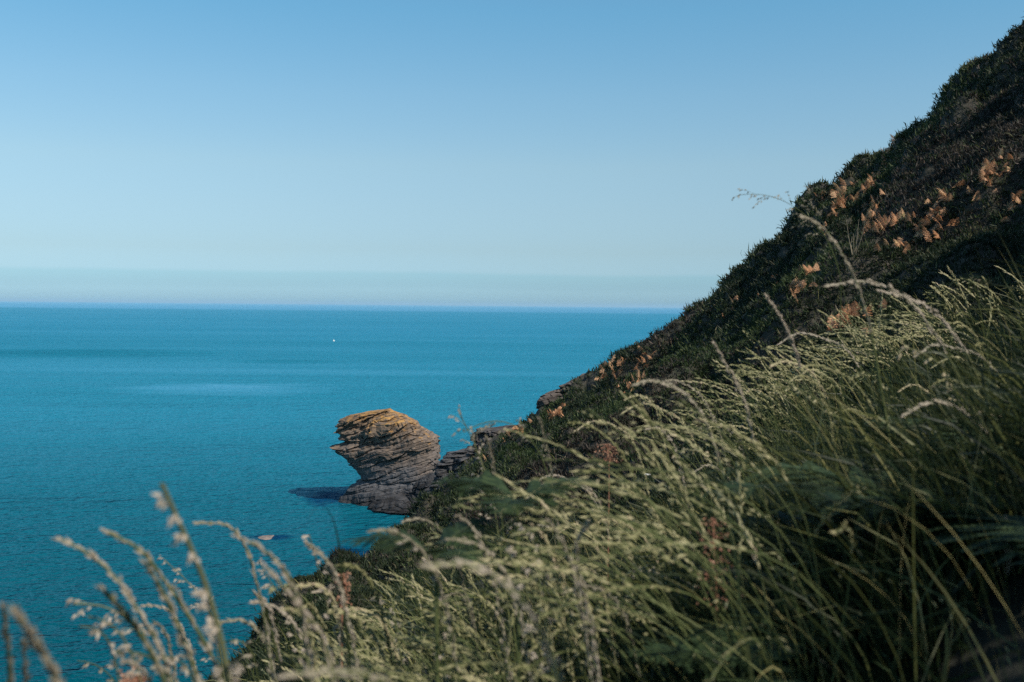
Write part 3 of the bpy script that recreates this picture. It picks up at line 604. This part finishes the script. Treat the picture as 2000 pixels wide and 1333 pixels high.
# ------------------------------------------------------------------ single grass stalks close to the viewer
def smooth_path(P, n):
    P = np.asarray(P, float); d = np.concatenate([[0], np.cumsum(np.linalg.norm(np.diff(P, axis=0), axis=1))]); t = np.linspace(0, d[-1], n)
    Q_ = np.stack([np.interp(t, d, P[:, k]) for k in range(3)], -1)
    for _ in range(6): Q_[1:-1] = .25 * Q_[:-2] + .5 * Q_[1:-1] + .25 * Q_[2:]
    return Q_
def single(name, label, cat, path, Y, kind="spike", head=.45, rad=.006, stem=.0018, tint=.5, seed=0, dY=.08, matS=None, matH=None, group=None, nsp=60, leaf=False):
    g = np.random.default_rng(1000 + seed)
    pp = np.array(path, float); k = len(pp)
    W3 = np.stack([ray(a_, b_, Y - dY * i / (k - 1)) for i, (a_, b_) in enumerate(pp)])
    lo = W3[0]; d = norm(W3[0] - W3[1]); gx, gy = lo[0] + d[0] * .15 + .05, lo[1] + .05
    gz = float(height(gx, gy)); pts = [np.array([gx, gy, gz - .02])]
    if lo[2] > gz + .05: pts.append((np.array([gx, gy, gz]) * .4 + lo * .6))
    P3 = smooth_path(np.concatenate([np.array(pts), W3]), 48)
    org = P3[0]; t = thing(name, label, cat, org, group)
    C = P3[None]
    a1 = Acc()
    if kind == "blade":
        Wd = stem * np.concatenate([np.linspace(.7, 1, 24), np.linspace(1, 0, 24)])[None]
        view = norm(P3.mean(0) - np.array([0, 0, HC])); sd2 = norm(np.cross(norm(P3[-1] - P3[0]), view))[None]
        mid = P3.copy(); strips(a1, C, Wd, norm(sd2 + .15), np.array([tint])); a1.obj("leaf_blade", matS or M_BLADE, t, org)
        return t
    tubes(a1, C, stem * 1.3 * np.linspace(1, .4, 48)[None], np.array([tint * .8]), 6); a1.obj("stem", matS or M_STEM, t, org, smooth=True)
    a2 = Acc()
    if kind == "spike":
        for rep in range(3):
            seedheads(a2, C, nsp, 1 - head, np.full(1, .012), np.full(1, rad * .95), np.full(1, .0019), np.full(1, tint), g)
    elif kind == "panicle":
        # side branches each carrying drooping husks
        br = Acc()
        for q in range(nsp // 4):
            tt = 1 - head + head * (q + .5) / (nsp // 4); f = tt * 47; i = int(f); b0 = P3[i]; dd = norm(P3[min(i + 1, 47)] - P3[max(i - 1, 0)])
            o_ = norm(np.cross(dd, g.normal(0, 1, 3))) * rad * g.uniform(.5, 1.2) * (1.25 - (tt - 1 + head) / head)
            b1 = b0 + o_ + dd * rad * .8; b2 = b1 + o_ * .4 + np.array([0, 0, -.25 * rad]) + dd * rad * .3
            cc = smooth_path([b0, b1, b2], 8); tubes(br, cc[None], np.full((1, 8), stem * .25), np.array([tint]), 3)
            for z_ in range(5):
                p = cc[3 + z_ % 5] + g.normal(0, .002, 3); grains(a2, p[None], (norm(b2 - b1) + np.array([0, 0, -.3]) + g.normal(0, .35, 3))[None], np.array([.0095]) * g.uniform(.8, 1.4), np.array([.0024]), np.array([np.clip(tint + g.normal(0, .1), 0, 1)]))
        br.obj("branchlets", matS or M_STEM, t, org)
    if a2.n: a2.obj("seed_head", matH or M_PLUME, t, org)
    if leaf:
        i = 14; b0 = P3[i]; e = b0 + np.array([g.uniform(-.12, .02), 0, .14]); cc = smooth_path([b0, (b0 + e) / 2 + np.array([0, 0, .03]), e, e + np.array([-.05, 0, -.03])], 10)
        al = Acc(); strips(al, cc[None], (.0028 * np.array([.6, .9, 1, 1, 1, .9, .8, .6, .3, 0]))[None], norm(np.array([[.3, .5, 1.]])), np.array([.5])); al.obj("leaf_blade", M_BLADE, t, org)
    return t
GS = "tall grass stalks close to the viewer"
SG = [
 ("tall bowed grass stalk with a bare kinked tip, farthest left of the long arching ones", [(335, 1320), (312, 1245), (280, 1215), (245, 1145), (205, 1095), (165, 1062), (118, 1053)], 1.05, "spike", .45, .0055, .0022, .7),
 ("dark arching grass stalk with a hooked tip and fluffy lower head over the sea", [(440, 1330), (395, 1240), (345, 1170), (318, 1130), (292, 1082), (255, 1040), (208, 1040)], 1.1, "spike", .62, .0065, .0028, .45),
 ("thick pale grass stalk leaning beside the fluffy arched one at the lower left", [(395, 1345), (360, 1260), (335, 1180), (300, 1120), (285, 1100)], .95, "spike", .55, .0085, .003, .6),
 ("tallest blurred flower spike standing upright against the sea", [(445, 1300), (425, 1210), (400, 1130), (382, 1080), (355, 1040), (335, 990), (316, 945)], .85, "panicle", .36, .007, .0036, .85),
 ("grass stalk with a crooked tip drooping left, just right of the tallest spike", [(512, 1175), (498, 1130), (488, 1080), (470, 1035), (448, 1012), (415, 1013), (388, 1022)], 1.5, "spike", .55, .0055, .0022, .5),
 ("bent beige grass plume reaching over the little orange skerry", [(590, 1180), (578, 1140), (552, 1100), (515, 1062), (462, 1048)], 1.05, "spike", .6, .007, .0025, .75),
 ("straight pinkish plume slanting up to the left beside the near slope edge", [(640, 1250), (610, 1210), (580, 1178), (552, 1145), (520, 1108)], 1.05, "spike", .6, .0065, .0025, .9),
 ("thin knobbly stalk standing upright below the hooked green blade", [(640, 1190), (632, 1140), (618, 1095), (604, 1045)], 1.8, "panicle", .5, .012, .0015, .85),
 ("oat-like panicle with pale grains reaching farthest left over the water", [(330, 1340), (300, 1270), (262, 1215), (225, 1185), (190, 1168), (145, 1180)], 1.35, "panicle", .40, .022, .002, .8),
 ("stout brown flower spike leaning left below the oat-like panicle", [(330, 1330), (300, 1275), (265, 1225), (235, 1180), (205, 1155)], .9, "spike", .5, .008, .0035, .55),
 ("pale blurred stalk crossing the lower left corner at a slant", [(125, 1335), (100, 1290), (65, 1240), (30, 1200)], .7, "spike", .25, .004, .0022, .6),
 ("upright fuzzy seed spike in the extreme lower left corner", [(22, 1340), (20, 1290), (14, 1235), (5, 1185)], .8, "spike", .5, .006, .0025, .6),
 ("short upright fuzzy spike beside the corner spike at lower left", [(50, 1340), (49, 1300), (46, 1250)], .9, "spike", .5, .0045, .002, .6),
 ("small open panicle with tiny grains over the sea behind the upright spike", [(420, 1210), (395, 1165), (362, 1130), (322, 1095)], 2.2, "panicle", .5, .03, .0014, .85),
 ("delicate panicle rising among the stalks left of the near slope edge", [(570, 1200), (545, 1160), (520, 1125), (505, 1095)], 1.9, "panicle", .6, .02, .0014, .85),
 ("large cream plume arching low across the bottom centre", [(1105, 1345), (1078, 1275), (1045, 1205), (1010, 1148), (960, 1108), (910, 1085), (860, 1088), (838, 1105)], .85, "spike", .5, .0055, .0028, .6),
 ("yellow green bare stem rising beside the cream arch at bottom centre", [(1092, 1345), (1080, 1270), (1060, 1200), (1035, 1140), (1020, 1120)], .8, "blade", .3, .004, .0035, .95),
 ("cream tassel curving like a hook above the bottom centre arch", [(1155, 1215), (1140, 1150), (1122, 1110), (1118, 1070), (1130, 1040), (1150, 1020)], 1.2, "spike", .5, .0055, .002, .75),
 ("pale horizontal plume lying along the bottom edge left of centre", [(790, 1340), (760, 1318), (700, 1306), (640, 1306), (560, 1318)], .75, "spike", .6, .005, .0025, .6),
 ("tall grass with open grains standing in front of the gap beside the sea stack", [(965, 985), (948, 925), (932, 880), (915, 840), (897, 808)], 2.3, "panicle", .4, .045, .0022, .75),
 ("dark panicle bowed to the left over the gap behind the stack", [(1075, 945), (1060, 890), (1035, 850), (1000, 822), (960, 815), (925, 830), (905, 845)], 2.2, "panicle", .45, .03, .0018, .35),
 ("bare pale stem right of the open-grained grass by the cliff ledge", [(975, 970), (965, 920), (957, 875), (950, 855)], 2.0, "spike", .25, .004, .0025, .5),
 ("stiff green stem standing before the bracken near the cliff ledge", [(1075, 905), (1066, 870), (1060, 845), (1054, 820)], 2.0, "spike", .35, .004, .0022, .4),
 ("wispy panicle blown left against the sky over the ridge", [(1640, 620), (1645, 540), (1615, 460), (1570, 415), (1530, 390), (1490, 376), (1445, 381)], 3.0, "panicle", .34, .045, .0012, .35),
 ("small upright wisp of grains against the sky beside the wispy panicle", [(1660, 620), (1630, 500), (1590, 420), (1572, 385), (1578, 360)], 3.2, "panicle", .14, .02, .0011, .25),
 ("drooping pale oat stalk hanging before the dark ridge and rusty bracken", [(1700, 640), (1670, 540), (1635, 480), (1612, 447), (1585, 425), (1568, 424)], 1.9, "spike", .40, .004, .0022, .6),
 ("long cream plume curving left below the drooping oat stalk", [(1900, 800), (1850, 690), (1790, 600), (1740, 560), (1680, 547), (1615, 560)], 2.0, "spike", .5, .006, .0016, .7),
 ("second cream plume bending just under the longest one on the bank", [(1930, 790), (1890, 690), (1830, 610), (1770, 580), (1720, 570)], 2.1, "spike", .45, .006, .0015, .85),
 ("single bowed plume before the shaded bank at the right", [(1990, 950), (1960, 890), (1925, 845), (1880, 800), (1835, 783), (1795, 792), (1765, 812)], 1.9, "spike", .45, .0045, .0015, .65),
 ("brown grass spike leaning left out of the middle of the bank", [(1460, 800), (1440, 750), (1415, 710), (1395, 672)], 2.2, "spike", .4, .009, .0018, .8),
 ("short straw coloured spike on the shaded slope below the rusty fern", [(1560, 700), (1540, 650), (1520, 610), (1495, 578)], 2.2, "spike", .3, .005, .0012, .8),
 ("green stem bending sharply left low on the bank at the right", [(1445, 1180), (1440, 1100), (1420, 1020), (1405, 985), (1350, 980)], 1.4, "blade", .3, .004, .003, .85),
 ("fat pale seed spike upright among the ferns at the right edge", [(1965, 1140), (1968, 1090), (1966, 1020)], 1.6, "spike", .5, .008, .0018, .55),
]
for q, (lb, path, Y, kd, hd, rd, st, tn) in enumerate(SG):
    single("grass_stalk", lb, "grass stalk", path, Y, kd, hd, rd, st, tn, q, group=GS, leaf=(q % 5 == 1))
gs = np.random.default_rng(404)
for q in range(30):
    bx = gs.uniform(520, 1300); ty = gs.uniform(1010, 1200) - .10 * max(0, bx - 800); h_ = gs.uniform(110, 240); ln = gs.uniform(10, 110); b_ = gs.uniform(0, 60)
    path = [(bx, ty + h_), (bx - ln * .25, ty + h_ * .5), (bx - ln * .6, ty + h_ * .15), (bx - ln - b_ * .4, ty), (bx - ln - b_, ty + b_ * .35)]
    single("grass_stalk", "pale seeding grass stalk in the thicket between the near slope edge and the bottom centre", "grass stalk", path, gs.uniform(1.3, 2.4), "spike" if gs.uniform() < .7 else "panicle", gs.uniform(.35, .55), .0055, .0017, gs.uniform(.3, .95), 200 + q, group="seeding stalks in the lower thicket", nsp=44, matH=M_HEAD if gs.uniform() < .6 else M_PLUME)
for q in range(11):
    bx = gs.uniform(200, 560); ty = gs.uniform(1170, 1285); ln = gs.uniform(20, 90); b_ = gs.uniform(0, 50)
    path = [(bx, 1345), (bx - ln * .3, (1345 + ty) / 2), (bx - ln * .6, ty + 20), (bx - ln - b_ * .4, ty), (bx - ln - b_, ty + b_ * .4)]
    single("grass_stalk", "short pale seeding stalk between the tall ones over the sea at lower left", "grass stalk", path, gs.uniform(.95, 1.9), "spike" if gs.uniform() < .6 else "panicle", gs.uniform(.35, .6), .005, .0017, gs.uniform(.3, .95), 500 + q, group="short stalks at the lower left", nsp=40)
for q in range(48):
    bx = gs.uniform(1180, 2000); top_ = np.interp(bx, [1180, 1600, 2000], [800, 640, 540]); ty = top_ + abs(gs.normal(0, 1)) * 190; h_ = gs.uniform(120, 260); ln = gs.uniform(30, 150); b_ = gs.uniform(10, 70)
    path = [(bx, ty + h_), (bx - ln * .2, ty + h_ * .5), (bx - ln * .55, ty + h_ * .15), (bx - ln - b_ * .4, ty), (bx - ln - b_, ty + b_ * .4)]
    single("grass_stalk", "bowed cream grass plume standing among the others on the bright bank", "grass stalk", path, gs.uniform(1.9, 3.4), "spike" if gs.uniform() < .75 else "panicle", gs.uniform(.35, .55), .0055, .0016, gs.uniform(.3, .9), 300 + q, group="plumes on the bright bank", nsp=44, matH=M_HEAD if gs.uniform() < .7 else M_PLUME)
single("grass_shoot", "dark green blade bent over in a hook left of the rock stack's foot", "grass blade", [(668, 1130), (664, 1060), (655, 1015), (640, 975), (622, 960), (606, 985), (598, 1022)], 1.4, "blade", stem=.0035, tint=.35, seed=70)
single("grass_shoot", "straight thin green blade slanting up right in the lower left corner", "grass blade", [(8, 1300), (35, 1255), (70, 1215), (108, 1178)], 1.0, "blade", stem=.0022, tint=.8, seed=71)
single("grass_shoot", "thin upright blade right of the slanting corner blade", "grass blade", [(128, 1345), (131, 1310), (136, 1268)], 1.0, "blade", stem=.0018, tint=.85, seed=72)
single("grass_shoot", "thin green blade leaning left between the plumes over the near slope", "grass blade", [(520, 1180), (490, 1150), (460, 1130), (435, 1118)], 1.7, "blade", stem=.0025, tint=.6, seed=73)

# bush added out of view on the right to shade the nearest grass
gb = np.random.default_rng(88); bz = float(height(2.2, .4)); bt_ = thing("added_shade_bush", "unseen bush added to shade the lower right of the grass bank", "bush", (2.2, .4, bz))
nb_ = 7500; cc_ = np.array([[2.15, .45, .85], [1.6, -.3, .85], [2.6, -.2, 1.0]])[gb.integers(0, 3, nb_)]
dv = norm(gb.normal(0, 1, (nb_, 3))); Pb = np.stack([cc_[:, 0], cc_[:, 1], np.full(nb_, bz + .75)], -1) + dv * (np.array([.62, .62, .85]) * gb.uniform(.3, 1, nb_)[:, None] ** .5 * cc_[:, 2:3])
Db = norm(dv + gb.normal(0, .6, (nb_, 3))); Lb = gb.uniform(.05, .14, nb_); acc = Acc()
strips(acc, np.stack([Pb, Pb + Db * (Lb * .5)[:, None], Pb + Db * Lb[:, None]], 1), np.repeat(np.array([[.008, .008, 0]]), nb_, 0), norm(np.cross(Db, gb.normal(0, 1, (nb_, 3)))), gb.uniform(0, .8, nb_))
acc.obj("foliage", M_GREEN, bt_, (2.2, .4, bz))
acc = Acc()
for k in range(9):
    e = np.array([2.25 + gb.uniform(-.6, .5), .3 + gb.uniform(-.5, .6), bz + 1.1]); tubes(acc, smooth_path([[2.2, .4, bz - .1], [(2.2 + e[0]) / 2, (.4 + e[1]) / 2, bz + .4], e], 10)[None], np.linspace(.03, .01, 10)[None], np.array([.3]), 5)
acc.obj("branches", M_STEM, bt_, (2.2, .4, bz))

# ------------------------------------------------------------------ ferns and bracken
def frond(parent, base, d_up, L, width, droop, nP, mat, matS, g, curl=0.0, pin=9, name="frond", tint=.5, lw=1.0):
    d = norm(np.asarray(d_up, float)); hz = norm(np.array([d[0], d[1], 0]) + 1e-6)
    t = np.linspace(0, 1, 18)[:, None]
    C = base + L * (d * t + hz * (droop * .35) * t ** 2 - np.array([0, 0, 1]) * droop * .5 * t ** 2.2)
    acc = Acc(); tubes(acc, C[None], (.0035 * (L / .6) * np.linspace(1, .25, 18))[None], np.array([tint * .6]), 4)
    side = norm(np.cross(norm(C[-1] - C[0]), [0, 0, 1.])); nrm = norm(np.cross(side, norm(C[-1] - C[0])))
    tp = np.repeat(np.linspace(.22, .98, nP), 2); sg = np.tile([1, -1], nP)
    f = tp * 17; i = np.clip(f.astype(int), 0, 16); u = (f - i)[:, None]; p0 = C[i] * (1 - u) + C[i + 1] * u; ax = norm(C[i + 1] - C[i])
    pl = width * np.sin(np.pi * (1 - tp) ** .8 * .55 + .05) * g.uniform(.85, 1.1, len(tp))
    pd = norm(side[None] * sg[:, None] + ax * .35 + nrm[None] * g.normal(0, .12, (len(tp), 1)) - np.array([0, 0, curl]))
    for k in range(pin):
        s_ = (k + .6) / pin; q = p0 + pd * (pl * s_)[:, None] - nrm[None] * (curl * pl * s_ ** 2 * .4)[:, None]
        ll = pl * .30 * (1 - s_ * .75)
        for sg2 in (1, -1):
            dd = norm(ax * sg2 + pd * .45); e = q + dd * ll[:, None] - nrm[None] * (curl * ll * .6)[:, None]
            strips(acc, np.stack([q, (q + e) / 2, e], 1), np.stack([pl * .045, pl * .055, pl * 0], 1) * lw, norm(pd + .1), np.clip(tint + g.normal(0, .15, len(q)), 0, 1))
    return acc.obj(name, mat, parent, tuple(parent.location))
def fern(px, py, Y, n, L, width, label, mat, group, seed, cat="fern", name="fern", nP=13, droop=1.0, curl=.1, lift=.0, dirs=None, pin=9, up=.9, lw=1.0, stipe=0.0, spread=.03):
    g = np.random.default_rng(3000 + seed)
    if Y is None:
        p = ground_at(px, py, 9)
        if p is None: p = ray(px, py, 60.)
    else: p = ray(px, py, Y)
    gz = float(height(p[0], p[1])); base = np.array([p[0], p[1], (gz if Y is None else gz) + lift])
    t = thing(name, label, cat, base, group)
    if stipe > 0:
        ac = Acc(); tubes(ac, smooth_path([base, base + [.01, 0, stipe * .5], base + [0, 0, stipe]], 8)[None], np.full((1, 8), .003), np.array([.4]), 5); ac.obj('stem', M_STEM, t, tuple(t.location))
    for k in range(n):
        a_ = (2 * np.pi * (k + g.uniform(0, .6)) / n) if dirs is None else math.radians(dirs[k])
        d = np.array([math.cos(a_) * .6, math.sin(a_) * .6, up * g.uniform(.7, 1.3)])
        fb = base + g.normal(0, spread * L, 3) * [1, 1, 0] + [0, 0, stipe]
        if spread > .1: fb[2] = float(height(fb[0], fb[1])) + stipe
        frond(t, fb, d, L * g.uniform(.45 if spread > .1 else .75, 1.15), width * g.uniform(.8, 1.1), droop, nP, mat, None, g, curl, pin, tint=g.uniform(.3, .8), lw=lw)
    return t
BR = [  # px, py, size, label
 (1727, 325, .45, "small rusty bracken tuft highest up, just under the ridge line"),
 (1652, 372, .75, "largest rusty bracken clump near the skyline of the ridge"),
 (1690, 374, .5, "sparse rusty bracken with green tips right of the largest clump"),
 (1710, 352, .3, "little bracken sprig above the sparse green-tipped bracken"),
 (1643, 408, .55, "bushy orange bracken clump directly below the largest clump"),
 (1684, 412, .4, "orange bracken sprig between the two bushy clumps under the ridge"),
 (1714, 404, .45, "orange bracken spreading right along a low bump"),
 (1605, 394, .3, "tiny bracken tuft closest to the skyline on its left"),
 (1618, 395, .25, "tiny bracken tuft second from the skyline"),
 (1698, 440, .45, "orange bracken on the left of the double clump below the bump"),
 (1722, 446, .55, "wide orange bracken clump on the right of the double clump"),
 (1608, 465, .3, "small orange tuft behind the drooping pale oat stalk"),
 (1778, 482, .5, "orange bracken beside pale twigs on the middle of the slope"),
 (1748, 498, .4, "orange bracken hanging just below the pale twigs"),
 (1812, 418, .4, "orange bracken at the left end of the right-hand row"),
 (1836, 412, .5, "fullest orange bracken in the right-hand row"),
 (1838, 452, .55, "orange bracken clump below the right-hand row"),
 (1925, 353, .45, "left tuft of the three pale bracken tufts far up the slope"),
 (1944, 350, .35, "middle tuft of the three pale bracken tufts far up the slope"),
 (1962, 352, .28, "right tuft of the three pale bracken tufts far up the slope"),
 (1982, 400, .45, "orange bracken closest to the right edge of the photo"),
 (1568, 560, .6, "feathery orange bracken standing alone in the dark hollow"),
 (1572, 586, .4, "round orange bracken just below the feathery one in the hollow"),
 (1505, 558, .35, "small orange fern left of the feathery one in the hollow"),
 (1434, 596, .35, "orange bracken leaf pair on the left of the dark slope"),
 (1424, 526, .4, "pale orange bracken on the skyline bulge of the ridge"),
 (1664, 636, .55, "ragged red-brown bracken just above the pale grass bank"),
 (1622, 662, .3, "small red-brown bracken left under the ragged one"),
 (1250, 712, .45, "tall orange bracken in the patch near the ridge's lower edge"),
 (1212, 722, .5, "broad orange bracken in the middle of the lower ridge patch"),
 (1182, 732, .55, "orange bracken on the left of the lower ridge patch"),
 (1238, 748, .5, "orange bracken hanging low in the lower ridge patch"),
 (1096, 800, .4, "pale bracken strip below the uppermost slate ledge"),
 (1075, 812, .45, "small pale bracken left below the uppermost slate ledge"),
 (1018, 845, .6, "dense pinkish bracken patch on the cliff edge above the halfway ledge"),
 (992, 852, .35, "bracken tuft between the pinkish patch and the halfway ledge"),
 (972, 885, .5, "light bracken tuft below the overhanging halfway ledge"),
]
for q, (px, py, L, lb) in enumerate(BR):
    p = ground_at(px, py, 9); Y = p[1] if p is not None else 60
    gq = np.random.default_rng(q); k_ = .92 * min(1.4, max(.8, Y / 38))
    fern(px, py + 6, None, int(gq.integers(11, 17)) if L > .4 else int(gq.integers(5, 9)), L * k_, .30 * L * k_, lb, M_RUST, "rust coloured bracken on the hillside", q, "bracken", "bracken", nP=8, droop=gq.uniform(.3, .8), curl=gq.uniform(.4, .9), pin=5, up=gq.uniform(1.4, 3.5), lw=gq.uniform(1.3, 2.1), stipe=gq.uniform(.05, .2), spread=.5)
FN = [
 (1850, 1170, 1.8, 6, .40, .15, "large green fern with ladder-like fronds in the lower right corner"),
 (1640, 1290, 1.7, 5, .22, .10, "shaded fern low in the grass left of the corner fern"),
 (1450, 1325, 1.5, 4, .16, .075, "dark fern spreading flat along the bottom right of centre"),
 (1010, 985, 1.6, 3, .13, .07, "blurred dark fern rising in the middle of the grass below the ledges"),
 (850, 1085, 1.5, 3, .14, .06, "blurred dark fern reaching left beneath the sea stack"),
 (1700, 1120, 1.9, 5, .26, .11, "half-shaded fern in the grass above and right of the yellow flower"),
 (1560, 1230, 1.7, 4, .22, .10, "dim fern between the red-brown dock spike and the yellow flower"),
 (1985, 1270, 1.6, 5, .30, .13, "dark fern cut by the right edge under the fat seed spike"),
 (1960, 1060, 2.3, 5, .28, .11, "green fern at the right edge of the bank above the corner fern"),
]
for q, (px, py, Y, n, L, wd, lb) in enumerate(FN):
    p = ray(px, py, Y); gz = float(height(p[0], p[1]))
    fern(px, py, Y, n, L, wd, lb, M_FERN, "green ferns among the near grass", 100 + q, nP=16, droop=.9, pin=10, up=.45, stipe=max(.05, p[2] - gz))
# red dock spikes, flowers
def dock(px0, py0, px1, py1, Y, label, seed, rad=.012):
    g = np.random.default_rng(5000 + seed)
    lo, hi = ray(px0, py0, Y), ray(px1, py1, Y); gz = float(height(lo[0], lo[1]))
    P3 = smooth_path([[lo[0], lo[1], gz - .02], lo, (lo + hi) / 2, hi], 40); org = P3[0]
    t = thing("dock_plant", label, "dock plant", org, "red seeding docks in the grass")
    a1 = Acc(); tubes(a1, P3[None], np.full((1, 40), .002), np.array([.5]), 5); a1.obj("stem", M_DOCK, t, org)
    a2 = Acc()
    Lh = np.linalg.norm(hi - lo)
    for wv in range(7):
        c = lo + (hi - lo) * (wv + .5) / 7
        for k in range(26):
            p = c + g.normal(0, 1, 3) * np.array([rad, rad, Lh * .028]); grains(a2, p[None], g.normal(0, 1, (1, 3)), np.array([.007]), np.array([.003]), np.array([g.uniform(0, 1)]))
    a2.obj("seed_head", M_DOCK, t, org); return t
dock(1400, 1180, 1392, 1010, 1.7, "red-brown dock spike with whorled seeds in the middle of the shaded grass", 1, .016)
dock(1190, 905, 1185, 868, 3.2, "small pinkish dock head poking up in front of the hillside", 2, .02)
dock(668, 1185, 672, 1120, 2.2, "pinkish red dock head low in the grass beside the near slope edge", 3, .007)
dock(262, 1350, 258, 1318, 1.3, "reddish seed head at the bottom edge under the brown flower spike", 4, .007)
def flower(px, py, Y, label, r, mat, cat, name, npet, group=None, umbel=False):
    p = ray(px, py, Y) if Y else ground_at(px, py, 12)
    if p is None: p = ray(px, py, 20.)
    gz = float(height(p[0], p[1])); hi = np.array([p[0], p[1], max(p[2], gz + .25 if umbel else p[2])])
    t = thing(name, label, cat, (p[0], p[1], gz), group); org = (p[0], p[1], gz); gg = np.random.default_rng(int(px))
    a1 = Acc(); P3 = smooth_path([[p[0], p[1], gz - .02], (hi + [p[0] + .02, p[1], gz]) / 2, hi], 16); tubes(a1, P3[None], np.full((1, 16), r * .07), np.array([.4]), 5); a1.obj("stem", M_STEM, t, org)
    a2 = Acc()
    if umbel:
        for k in range(90):
            a_ = gg.uniform(0, 2 * np.pi); q = r * math.sqrt(gg.uniform(0, 1)); c = hi + [q * math.cos(a_), q * math.sin(a_), .02 - .25 * q * q / r]
            grains(a2, np.array([c]), gg.normal(0, .3, (1, 3)) + [[0, 0, 1]], np.array([r * .18]), np.array([r * .12]), np.array([.5]))
    else:
        for k in range(npet):
            a_ = 2 * np.pi * k / npet; d = np.array([math.cos(a_), -.4, math.sin(a_)]); d = d / np.linalg.norm(d); sd3 = np.array([-math.sin(a_), 0, math.cos(a_)])
            strips(a2, np.stack([hi, hi + d * r * .5, hi + d * r])[None], np.array([[r * .2, r * .42, 0]]), sd3[None], np.array([gg.uniform(0, 1)]))
    a2.obj("petals" if not umbel else "flower_head", mat, t, org); return t
tw = ground_at(1668, 500, 12); t_ = thing("twig_clump", "bunch of bare pinkish twigs rising from the slope right of the drooping oat stalk", "twigs", tw); gq = np.random.default_rng(77)
for k in range(8):
    e = tw + np.array([gq.normal(0, .12), gq.normal(0, .12), gq.uniform(.35, .85)]); al = Acc(); tubes(al, smooth_path([tw + [gq.normal(0, .04), 0, -.05], (tw + e) / 2 + gq.normal(0, .04, 3), e], 10)[None], np.linspace(.010, .004, 10)[None], np.array([.25]), 4)
    al.obj("twig", M_PLUME, t_, tw)
flower(1263, 1000, 16.0, "white flat-topped flower head on the slope behind the near grass", .055, M_WHITE, "flower", "umbel_flower", 0, umbel=True)
flower(1717, 1205, 1.7, "yellow flower low in the dark grass left of the corner fern", .010, M_YEL, "flower", "yellow_flower", 5)

# ------------------------------------------------------------------ haze
def box(name, lo, hi, mat):
    x0, y0, z0 = lo; x1, y1, z1 = hi
    V = [(x0, y0, z0), (x1, y0, z0), (x1, y1, z0), (x0, y1, z0), (x0, y0, z1), (x1, y0, z1), (x1, y1, z1), (x0, y1, z1)]
    return mesh_obj(name, V, np.array([[0, 3, 2, 1], [4, 5, 6, 7], [0, 1, 5, 4], [1, 2, 6, 5], [2, 3, 7, 6], [3, 0, 4, 7]]), mat)
m, n, o = new_mat("haze_air"); pv = n.nodes.new("ShaderNodeVolumePrincipled")
pv.inputs["Color"].default_value = (.50, .78, 1.0, 1); pv.inputs["Density"].default_value = 4.0e-5
n.links.new(pv.outputs[0], o.inputs["Volume"])
hz = box("haze", (-S - 500, -2500, -6), (S + 500, S + 500, 70), m); tag(hz, kind="stuff")
